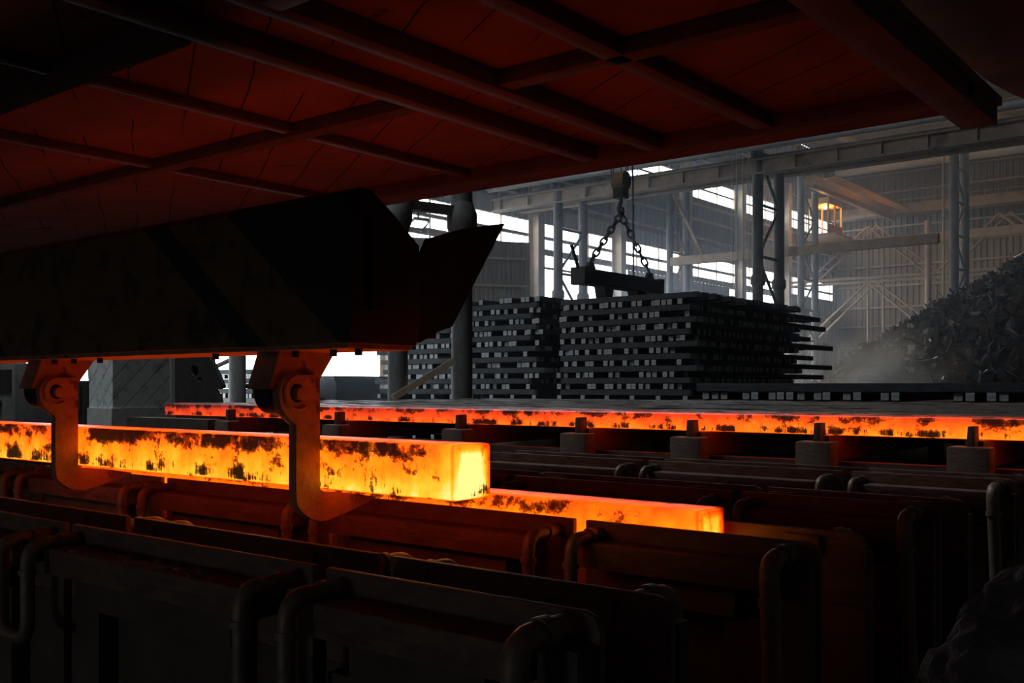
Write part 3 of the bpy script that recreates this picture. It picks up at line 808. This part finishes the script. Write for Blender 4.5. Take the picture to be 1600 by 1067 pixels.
# fixed skids and notched walking beams under the bed, running back along Y
def bed_beam(x, label, lug=True):
    t = thing('bed_beam', label, 'beam', (x, YC, ZF), 'cooling bed beams')
    MB().box(x - .06, x + .06, YC - .12, YC + 7.2, ZB - B - .2, ZB - B - .003).build('rail', M['guard'], t)
    MB().box(x - .14, x + .14, YC - .3, YC - .12, ZF, ZB - B - .04).build('bracket', M['guard'], t, bevel=.02)
    MB().prism([(x - .03, ZB - B - .04), (x + .03, ZB - B - .04), (x + .025, ZB - B + .1), (x - .02, ZB - B + .1)], 'y', YC - .22, YC - .1).build('stop_lug', M['guard'], t, bevel=.006)
    MB().box(x - .05, x + .05, YC + 6.6, YC + 7.0, ZF, ZB - B - .2).build('leg', M['pedestal'], t)
for i, (px_x, l) in enumerate(((-4.02, 'cooling bed beam with stop lug behind the end of the held billet'), (-2.93, 'cooling bed beam with stop lug, second from the right edge'),
                              (-1.83, 'cooling bed beam with stop lug at the right edge'), (-5.15, 'cooling bed beam with low stop lug right of the second claw'),
                              (-6.6, 'cooling bed beam just right of the second claw'), (-8.4, 'cooling bed beam left of the second claw'), (-10.4, 'cooling bed beam near the left end of the bed'))):
    bed_beam(px_x, l)
tag(MB().box(-12.3, .6, YC + .02, YC + .14, ZB - B - .62, ZB - B - .205).build('bed_apron', M['guard'], origin=(-6, YC, ZB - 1)), 'rusty apron beam under the glowing front billet of the bed', 'beam')
tag(MB().box(-13, 1.5, YC + 7.3, YC + 7.5, ZF, ZB - B - .01).build('gap_shade_wall', M['pedestal'], origin=(-6, YC + 7.4, ZF)), 'added dark wall shading the gap under the far edge of the cooling bed', 'wall')  # added to hide the daylit plinth behind, so the gap stays dark
t = tag(MB().box(-12.45, -10.6, YC - .35, YC - .1, ZF, ZB - B - .03).build('bed_end_block', M['pedestal'], origin=(-11, YC, ZF)), 'dark block under the left end of the cooling bed', 'block')

# ------------------------------------------------------------------ roller lines with side guards
ZG = -.39
JOINTS = [-.95, -1.68, -2.77, -3.86, -4.95, -6.04]
def arc_path(pts, rad=.05, n=5):
    """rounds the corners of a polyline"""
    P = [Vector(p) for p in pts]; out = [P[0]]
    for i in range(1, len(P) - 1):
        a = (P[i - 1] - P[i]); b = (P[i + 1] - P[i]); q = min(rad, a.length * .5, b.length * .5)
        p0 = P[i] + a.normalized() * q; p1 = P[i] + b.normalized() * q
        for k in range(n + 1):
            s = k / n; out.append(p0 * (1 - s) ** 2 + P[i] * 2 * s * (1 - s) + p1 * s * s)
    out.append(P[-1]); return out
def guard(x0, x1, side, end, label, group):
    """one guard segment in local coordinates: plate at y 0, box beam and pedestal on the outer side (side -1 faces the camera)"""
    L = x1 - x0
    t = thing('side_guard', label, 'roller guard', (0, 0, ZF - ZG), group)
    s = side
    ol = [(-L, 0), (-L, -.2), (0, -.2), (0, -.03), (-.012, -.008), (-.035, 0)] if end else [(-L, 0), (-L, -.2), (0, -.2), (0, 0)]
    mb = MB().prism(ol, 'y', 0, .018 * -s)
    gp = mb.build('plate', M['guard'], t, bevel=.003)
    y0, y1 = sorted((s * .002, s * .1))
    MB().box(-L + .04, -.1, y0, y1, -.12, -.05).build('box_beam', M['guard'], t, bevel=.004)
    y0, y1 = sorted((s * .004, s * .07))
    MB().box(-L + .15, -.2, y0, y1, -.2, -.122).build('lower_rail', M['pedestal'], t)
    y0, y1 = sorted((s * .004, s * .055))
    for x in (-L * .82, -L * .25): MB().box(x - .06, x + .06, y0, y1, ZF - ZG, -.2).build('pedestal', M['pedestal'], t)
    y0, y1 = sorted((0, -s * .016))
    MB().box(-L, -.0, y0, y1, ZF - ZG, -.2).build('shade_skirt', M['pedestal'], t)  # added plate hiding the glow-lit floor between pedestals, keeps it dark below
    if end: 
        y0, y1 = sorted((s * .02, s * .06))
        MB().box(-.09, -.005, y0, y1, -.9, -.055).build('end_post', M['pedestal'], t)
    for x in (-L + .02, -.3 * L):
        y0, y1 = sorted((-s * .018, -s * .03))
        MB().box(x - .0, x + .1, y0, y1, -.07, -.015).build('lug', M['guard'], gp, bevel=.003)
    return t
def jumper(side, end, label, group):
    """cooling water pipe: bridges a joint with a hanging U, or drops at the line's end; local coordinates around the joint"""
    t = thing('cooling_pipe', label, 'pipe', (0, 0, 0), group)
    s = side
    if end:
        pts = [(-.07, s * .003, -.03), (-.07, s * .15, -.03), (-.04, s * .17, -.62), (-.03, s * .17, -.95)]
        pp = MB().tube(arc_path(pts, .05), .025, 12).build('pipe', M['pipe'], t, smooth=True)
        c = [((-.07, s * .06, -.03), (-.07, s * .085, -.03)), ((-.064, s * .155, -.12), (-.063, s * .156, -.14))]
    else:
        pts = [(-.075, s * .003, -.035), (-.075, s * .15, -.035), (-.075, s * .15, -.29), (.075, s * .15, -.29), (.075, s * .15, -.035), (.075, s * .003, -.035)]
        P = arc_path(pts[:2] + pts[2:], .05, 6)
        pp = MB().tube(P, .0185, 12).build('pipe', M['pipe'], t, smooth=True)
        c = [((-.075, s * .05, -.035), (-.075, s * .065, -.035)), ((.075, s * .05, -.035), (.075, s * .065, -.035)), ((-.075, s * .15, -.1), (-.075, s * .15, -.115)), ((.075, s * .15, -.1), (.075, s * .15, -.115))]
    for a, b in c: MB().tube([a, b], .0305 if end else .0235, 12).build('collar', M['pipe'], pp, smooth=True)
    return t
LINES = [('nearest roller line', 1.43, 1.64, 3), ("resting billet's roller line", 2.42, 2.67, 5), ('roller line behind the resting billet', 3.45, 3.69, 3), ('roller line before the cooling bed', 4.6, 4.85, 3)]
protoG = {}; protoJ = {}
def place(proto, x, y, z, label, used):
    o = proto if not used else copy_tree(proto)
    o.location = (x, y, z + H); o['label'] = label
    return o
SEGN = ['right end segment', 'second segment from right', 'third segment from right', 'fourth segment from right', 'fifth segment from right']
for (ln, yn, yf, ns) in LINES:
    for side, yy, sn in ((-1, yn, 'near'), (1, yf, 'far')):
        for k in range(ns):
            x1 = JOINTS[k] - (.022 if k else 0); x0 = JOINTS[k + 1] + .022
            if k == 0 and side == 1: x1 += .03
            key = (side, k == 0)
            lab = '%s side guard of the %s, %s' % (sn, ln, SEGN[k])
            if key not in protoG:
                protoG[key] = guard(x0, x1, side, k == 0, lab, 'side guards of the roller lines'); g = protoG[key]
            else: g = copy_tree(protoG[key])
            g.location = (x1, yy, ZF + H); g['label'] = lab
            kj = (side, k == 0)
            labj = ('cooling pipe dropping at right end of %s guard, %s' % (sn, ln)) if k == 0 else ('U-shaped cooling pipe, %s joint from right, %s guard, %s' % (nth(k), sn, ln))
            if kj not in protoJ: protoJ[kj] = jumper(side, k == 0, labj, 'cooling pipes of the roller lines'); j = protoJ[kj]
            else: j = copy_tree(protoJ[kj])
            j.location = (JOINTS[k], yy, ZG + H); j['label'] = labj
# rollers under the resting billet
pr = None
for k, x in enumerate((-1.45, -2.3, -3.2, -4.1, -5.0)):
    if pr is None:
        pr = thing('table_roller', '', 'roller', (0, 0, 0), 'rollers under the resting billet')
        MB().tube([(0, -.08, 0), (0, .08, 0)], .09, 22).build('barrel', M['guard'], pr, smooth=True)
        MB().tube([(0, -.105, 0), (0, .105, 0)], .03, 12).build('shaft', M['black'], pr, smooth=True)
        o = pr
    else: o = copy_tree(pr)
    put(o, x, 2.55, -.494 - .0905); o['label'] = 'table roller under the resting orange billet, %s from its bright end' % nth(k + 1)
# cross bearers and trough under the lines
for i, x in enumerate((-1.3, -3.0, -4.7)):
    tag(MB().box(x - .08, x + .08, 1.5, 4.75, ZF, -1.0).build('cross_bearer', M['pedestal'], origin=(x, 3, ZF)), 'dark concrete cross bearer under the roller lines, %s from the right' % nth(i + 1), 'bearer', 'cross bearers under the roller lines')

# flakes of fallen scale on the ledge of the nearest guard
mb = MB(); r = random.Random(33)
for k in range(70):
    x = -1.8 - .95 * r.random() ** .8; y = 1.345 + .065 * r.random(); a = r.uniform(0, pi); s = r.uniform(.008, .03)
    pts = [(x + s * cos(a + q) * r.uniform(.6, 1.2), y + .6 * s * sin(a + q) * r.uniform(.6, 1.2)) for q in (0, 1.1, 2.2, 3.4, 4.6, 5.5)]
    z = ZG - .0545 + r.uniform(0, .004); mb.prism(pts, 'z', z, z + r.uniform(.002, .008))
tag(mb.build('scale_flakes', M['scale_flake'], origin=(-2.2, 1.38, ZG - .055)), 'loose flakes of scale lying on the ledge of the nearest roller guard', 'scale', kind='stuff')

# ------------------------------------------------------------------ the two glowing billets
def hot_billet(name, x1, length, y, z, mat, label):
    mb = MB().box(-length, 0, 0, B, 0, B)
    o = mb.build(name, mat, bevel=.013, segs=3)
    put(o, x1, y, z)
    return tag(o, label, 'billet')
HB = hot_mat('held_billet_glow', .6, .72, 6.0, B, end_hot=.4, scale_amt=.82, seed=1.3, blob=12, top_dark=.95)
RB = hot_mat('resting_billet_glow', .55, .68, 4.0, B, end_hot=.2, scale_amt=.6, seed=5.9, blob=10)
hot_billet('steel_billet', -1.757, 2.95, 1.957, -.303, HB, 'glowing orange billet held up by the two claws, end nearly white hot')
hot_billet('steel_billet', -1.312, 3.4, 2.475, -.494, RB, 'glowing orange billet resting between the roller guards, behind and below the held one')

# ------------------------------------------------------------------ transfer carriage with claws
HX = -1.94
hz = .115
t = thing('transfer_carriage', 'dark striped carriage beam carrying the two claws', 'carriage', (HX, 1.88, hz))
prof = [(1.75, hz), (1.75, .5), (1.79, .525), (1.83, .525), (1.92, .465), (2.012, .395), (2.018, .2), (2.0, hz)]
mb = MB()
mb.prism(prof, 'x', -9.5, HX)
hull = mb.build('hull', M['hazard'], t, bevel=.004)
MB().prism([(1.82, .2), (1.82, .44), (1.9, .42), (1.97, .36), (1.97, .2)], 'x', HX, HX + .012).build('end_cover', M['black'], hull, bevel=.003)
btm = MB().box(-9.5, HX - .02, 1.765, 2.0, hz - .012, hz).build('bottom_plate', M['claw'], t)
for x in (-2.24, -2.08, -1.98, -2.62, -3.3, -3.48, -3.62):
    for y in (1.82,): MB().tube([(x, y, hz - .012), (x, y, hz - .03)], .011, 6).build('bolt', M['black'], btm)
plate('wedge_plate', [(2.0, .14), (2.014, .3), (2.02, .335), (2.068, .423), (2.235, .475), (2.41, .511), (2.165, .178), (2.09, .155), (2.03, hz + .01)], [], HX - .035, HX - .015, M['black'], t)
MB().box(HX - .1, HX - .02, 1.95, 2.1, .14, .26).build('wedge_bracket', M['black'], t)
# hangers that carry the carriage from the canopy
for x in (-5.2, -7.5): MB().box(x - .05, x + .05, 1.8, 1.95, .5, 1.03).build('hanger', M['black'], t)

def PX(x, y, X=-2.29):
    """claw outline measured in its own plane (y, z)"""
    k = (x - 800) / 1556; c, s = .78098, .62456
    Y = (-k * s * X - c * X) / (s - k * c); d = -s * X + c * Y
    return (Y, (605 - y) / 1556 * d)
ARM = [PX(448, 538), PX(538, 538), PX(502, 602), PX(500, 640), PX(470, 650), PX(438, 622), PX(436, 606), PX(428, 608)]
TH = 2 * pi / 24
cpin = PX(465, 614)
SHANK = [PX(441, 598), PX(452, 586), PX(500, 586), PX(500, 764), PX(506, 768), PX(530, 769), PX(556, 771), PX(588, 776), PX(572, 786), PX(545, 799), PX(512, 813),
         PX(500, 814), PX(487, 811), PX(474, 802), PX(465, 790), PX(463, 768), PX(463, 664), PX(450, 652), PX(439, 636), PX(436, 615)]
def claw(label):
    t = thing('lifting_claw', label, 'claw', (0, 1.9, hz - .012), 'claws of the transfer carriage')
    t['_o'] = (-2.29, 1.9, hz - .012)
    plate('arm', ARM, [], -2.415, -2.312, M['claw'], t)
    plate('shank', SHANK, [circle(cpin[0], cpin[1], .028)], -2.324, -2.29, M['claw'], t)
    MB().tube([(-2.31, cpin[0], cpin[1]), (-2.297, cpin[0], cpin[1])], .027, 20).build('bushing', M['black'], t, smooth=True)
    MB().tube([(-2.41, cpin[0] + .006, cpin[1] - .002), (-2.275, cpin[0] + .006, cpin[1] - .002)], .019, 18).build('pivot_pin', M['claw'], t, smooth=True, bevel=.003)
    MB().tube([(-2.4, cpin[0] - .01, cpin[1]), (-2.325, cpin[0] - .01, cpin[1])], .062, 24).build('hub', M['black'], t, smooth=True)
    ring = [(-2.288, cpin[0] + .048 * cos(a), cpin[1] + .048 * sin(a)) for a in [pi * .55 + pi * 1.15 * k / 14 for k in range(15)]]
    MB().tube(ring, .006, 6).build('weld_ring', M['claw'], t, smooth=True)
    return t
c1 = claw('rusty red lifting claw hooked under the held billet near its bright end')
c2 = copy_tree(c1); c2['label'] = 'rusty red lifting claw hooked under the held billet at the left edge'
c1.location = (-2.29, 1.9, hz - .012 + H); c2.location = (-3.70, 1.9, hz - .012 + H)

# ------------------------------------------------------------------ red lit canopy overhead
t = thing('canopy', 'heat reddened canopy of plates and ribs overhead', 'canopy', (-3, 2, 1.0))
MB().box(-11, -.85, -1.2, 3.85, 1.0, 1.03).build('deck_plate', M['canopy'], t)
def rib(x0, x1, y0, y1, d=.06): MB().box(x0, x1, y0, y1, 1.0 - d, 1.0).build('rib', M['rib'], t, bevel=.004)
rib(-11, -.86, 3.44, 3.51, .05)
for (a, b) in ((-1.99, -.9), (-11, -2.37)): rib(a, b, 2.42, 2.49, .05); rib(a, b, 1.5, 1.57, .07)
rib(-2.06, -1.99, -1, 3.44, .06); rib(-2.37, -2.3, -1, 3.44, .06); rib(-1.6, -1.53, -1, 3.44, .05); rib(-.98, -.86, -1, 3.83, .07); rib(-3.05, -3.0, -1, 3.44, .035); rib(-4.0, -3.95, -1, 3.44, .035)
MB().box(-2.2, -2.15, -1, 3.44, .985, 1.0).build('rail', M['canopy'], t)
for (x, y) in ((-2.9, 3.85), (-6.0, 3.85), (-9.0, 3.85)): MB().tube([(x, y - .08, 1.03), (x, y - .08, 8.6)], .05, 8).build('suspension_rod', M['black'], t)
mb = MB()
for (x, y) in ((-10.8, 3.6), (-10.8, -1.0), (-.95, -1.0)): mb.box(x - .08, x + .08, y - .08, y + .08, ZF, 1.0)
mb.build('support_post', M['black'], t)
# dark rounded hood just beyond the canopy's right end
c, s_ = .78098, .62456
def onZ(Z, x, y):
    d = 1556 * Z / (605 - y); r_ = (x - 800) / 1556 * d
    return (c * r_ - s_ * d, s_ * r_ + c * d)
HZ_ = 1.12
ol = [onZ(HZ_, *q) for q in ((1386, 0), (1450, 52), (1515, 106), (1535, 122), (1555, 135), (1580, 148), (1610, 160), (1660, 172))]
ol += [(ol[-1][0] + .6, ol[-1][1] - .1), (ol[-1][0] + .7, ol[0][1] - 1.6), (ol[0][0] + .1, ol[0][1] - 1.6)]
t = thing('rounded_hood', 'dark rounded hood beside the right end of the canopy', 'hood', (0, 2.5, HZ_))
MB().prism(ol, 'z', HZ_, HZ_ + .5).build('shell', M['rib'], t, bevel=.01)
for i in (-2, 3): MB().tube([(ol[i][0] + (-.1 if i < 0 else .15), ol[i][1] + .1 * (1 if i < 0 else -1), HZ_ + .48), (ol[i][0] + (-.1 if i < 0 else .15), ol[i][1] + .1 * (1 if i < 0 else -1), ZR + .02)], .04, 8).build('suspension_rod', M['black'], t)

# ------------------------------------------------------------------ left background: booth, machine, cabinets
t = thing('steel_booth', 'pale booth of slanted steel plates behind the held billet', 'booth', (-16.3, 9.6, ZF))
MB().box(-16.72, -15.94, 9.02, 10.17, -.36, 2.6).build('panel', M['booth'], t)
MB().box(-16.72, -15.9, 8.98, 10.2, ZF, -.36).build('plinth', M['plate_green'], t)
MB().box(-15.96, -15.92, 10.12, 10.2, -.36, 2.6).build('corner_strip', M['white'], t)
t = thing('shear_arm', 'black machine arm with holes standing against the bright doorway', 'machine', (-19.5, 13.0, ZF))
def P2(x, y, Y):
    k = (x - 800) / 1556; X = (k * c * Y - s_ * Y) / (c + k * s_); d = -s_ * X + c * Y
    return (X, (605 - y) / 1556 * d)
YM = 12.6
plate('arm', [P2(q[0], q[1], YM) for q in ((262, 640), (262, 500), (300, 500), (316, 540), (335, 570), (347, 598), (349, 604), (343, 608), (336, 608), (343, 620), (348, 640))],
      [[P2(304 + 6 * cos(a), 579 + 9 * sin(a), YM) for a in [TH * 2 * k for k in range(12)]], [P2(312 + 3 * cos(a), 593 + 4 * sin(a), YM) for a in [TH * 2 * k for k in range(12)]]],
      YM, YM + .07, M['black'], t, axis='y')
a0 = P2(262, 640, YM); a1 = P2(348, 640, YM)
MB().box(a0[0], a1[0], YM - .1, YM + .6, ZF, a0[1]).build('base', M['black'], t)
MB().box(a0[0] - .2, a0[0] + .5, YM + .35, YM + .9, ZF, 1.9).build('housing', M['black'], t)
for (x0, x1, y0, y1, z1, l, nm, ct) in ((-19.8, -18.6, 8.6, 9.4, .45, 'dark blue machine housing behind the first claw', 'machine_housing', 'machine'),
                           (-18.0, -17.2, 9.2, 9.9, .12, 'low dark gearbox between the first claw and the pale booth', 'gearbox', 'machine'),
                           (-21.5, -20.4, 8.8, 9.6, .9, 'tall dark cabinet at the left edge behind the held billet', 'steel_cabinet', 'cabinet')):
    t = thing(nm, l, ct, ((x0 + x1) / 2, y0, ZF))
    MB().box(x0, x1, y0, y1, ZF, z1).build('body', M['col'] if nm != 'gearbox' else M['black'], t, bevel=.03)
    MB().box(x0 + .12, x1 - .12, y0 - .02, y0 + .01, z1 - .55, z1 - .12).build('panel', M['black'], t)
    MB().tube([((x0 + x1) / 2, y0 - .06, z1 - .75), ((x0 + x1) / 2, y0 + .02, z1 - .75)], .09, 14).build('flange', M['black'], t, smooth=True)
tag(MB().tube(arc_path([(-17.9, 9.7, .12), (-17.85, 9.65, .42), (-17.55, 9.65, .42), (-17.5, 9.65, .12)], .14, 6), .055, 10).build('bent_pipe', M['white'], origin=(-17.7, 9.65, .12), smooth=True), 'small white bent pipe on the gearbox left of the pale booth', 'pipe')

# dark rough cloth lumps in the lower right corner
def lump(cx, cy, cz, rx, ry, rz, seed, label):
    bm = bmesh.new(); bmesh.ops.create_icosphere(bm, subdivisions=4, radius=1)
    from mathutils import noise
    for v in bm.verts:
        p = v.co.copy(); n1 = noise.noise(p * 1.3 + Vector((seed, 0, 0))); n2 = noise.noise(p * 4 + Vector((0, seed, 0))); n3 = noise.noise(p * 13)
        q = p * (1 + .3 * n1 + .1 * n2 + .035 * n3)
        v.co = Vector((q.x * rx, q.y * ry, max(q.z * rz, -rz * .85)))
    me = bpy.data.meshes.new('heat_cloth'); bm.to_mesh(me); bm.free(); me.materials.append(M['cloth'])
    o = bpy.data.objects.new('heat_cloth', me); COL.objects.link(o); o.location = (cx, cy, cz + H); tag(o, label, 'cloth', 'rough cloths in the corner')
lump(-.285, 1.3, -.35, .085, .07, .075, 1.7, 'crumpled dark cloth at the lower right corner, front bundle')
lump(-.27, 1.5, -.345, .11, .08, .1, 4.2, 'crumpled dark cloth at the lower right corner, rear bundle')
tag(MB().box(-.42, -.12, 1.18, 1.62, ZF, -.43).build('post_base', M['pedestal'], origin=(-.27, 1.4, ZF)), 'dark block under the crumpled cloths', 'block')

# ------------------------------------------------------------------ dust in the hall air
def volume_box(name, x0, x1, y0, y1, z0, z1, label, density, col, aniso, noise_scale=None, centre=None, rad=None):
    o = MB().box(x0, x1, y0, y1, z0, z1)
    m = bpy.data.materials.new(name); m.use_nodes = True; nt = m.node_tree; nt.nodes.clear(); n = N(nt)
    out = n.new('ShaderNodeOutputMaterial'); vs = n.new('ShaderNodeVolumeScatter')
    vs.inputs['Color'].default_value = (*col, 1); vs.inputs['Anisotropy'].default_value = aniso; vs.inputs['Density'].default_value = density
    if centre:
        ob = n.obj()
        dv = n.new('ShaderNodeVectorMath', operation='DIVIDE'); nt.links.new(ob, dv.inputs[0]); dv.inputs[1].default_value = rad
        ln = n.new('ShaderNodeVectorMath', operation='LENGTH'); nt.links.new(dv.outputs[0], ln.inputs[0])
        fall = n.smooth(ln.outputs['Value'], 1.0, .1)
        ns = n.smooth(n.noise(ob, noise_scale, 3, .55), .38, .7)
        nt.links.new(n.math('MULTIPLY', n.math('MULTIPLY', fall, ns), density), vs.inputs['Density'])
    nt.links.new(vs.outputs[0], out.inputs['Volume'])
    ob = o.build(name, m, origin=centre or ((x0 + x1) / 2, (y0 + y1) / 2, z0))
    return tag(ob, label, 'haze', kind='stuff')
volume_box('dust_haze', XW + .9, 6, 19.5, 73, -1.2, 15.4, 'thin bluish dust haze filling the hall air', .0065, (.74, .87, 1.0), .6)

volume_box('dust_cloud', -20, -8, 36.5, 46.5, -1.6, 5.0, 'brown dust cloud drifting in front of the scrap heap', 1.0, (.85, .66, .45), .2, .45, (-14.5, 41.5, -.6), (5.5, 5.0, 4.2))
volume_box('doorway_haze', -28.2, -17.5, 29.8, 52, -1.2, 7.5, 'bluish haze glowing in front of the bright doorway behind the stack', .075, (.74, .87, 1.0), .6, .15, (-24, 40, 2), (6, 11, 5.5))
for o in list(bpy.data.objects):
    if '_o' in o: del o['_o']
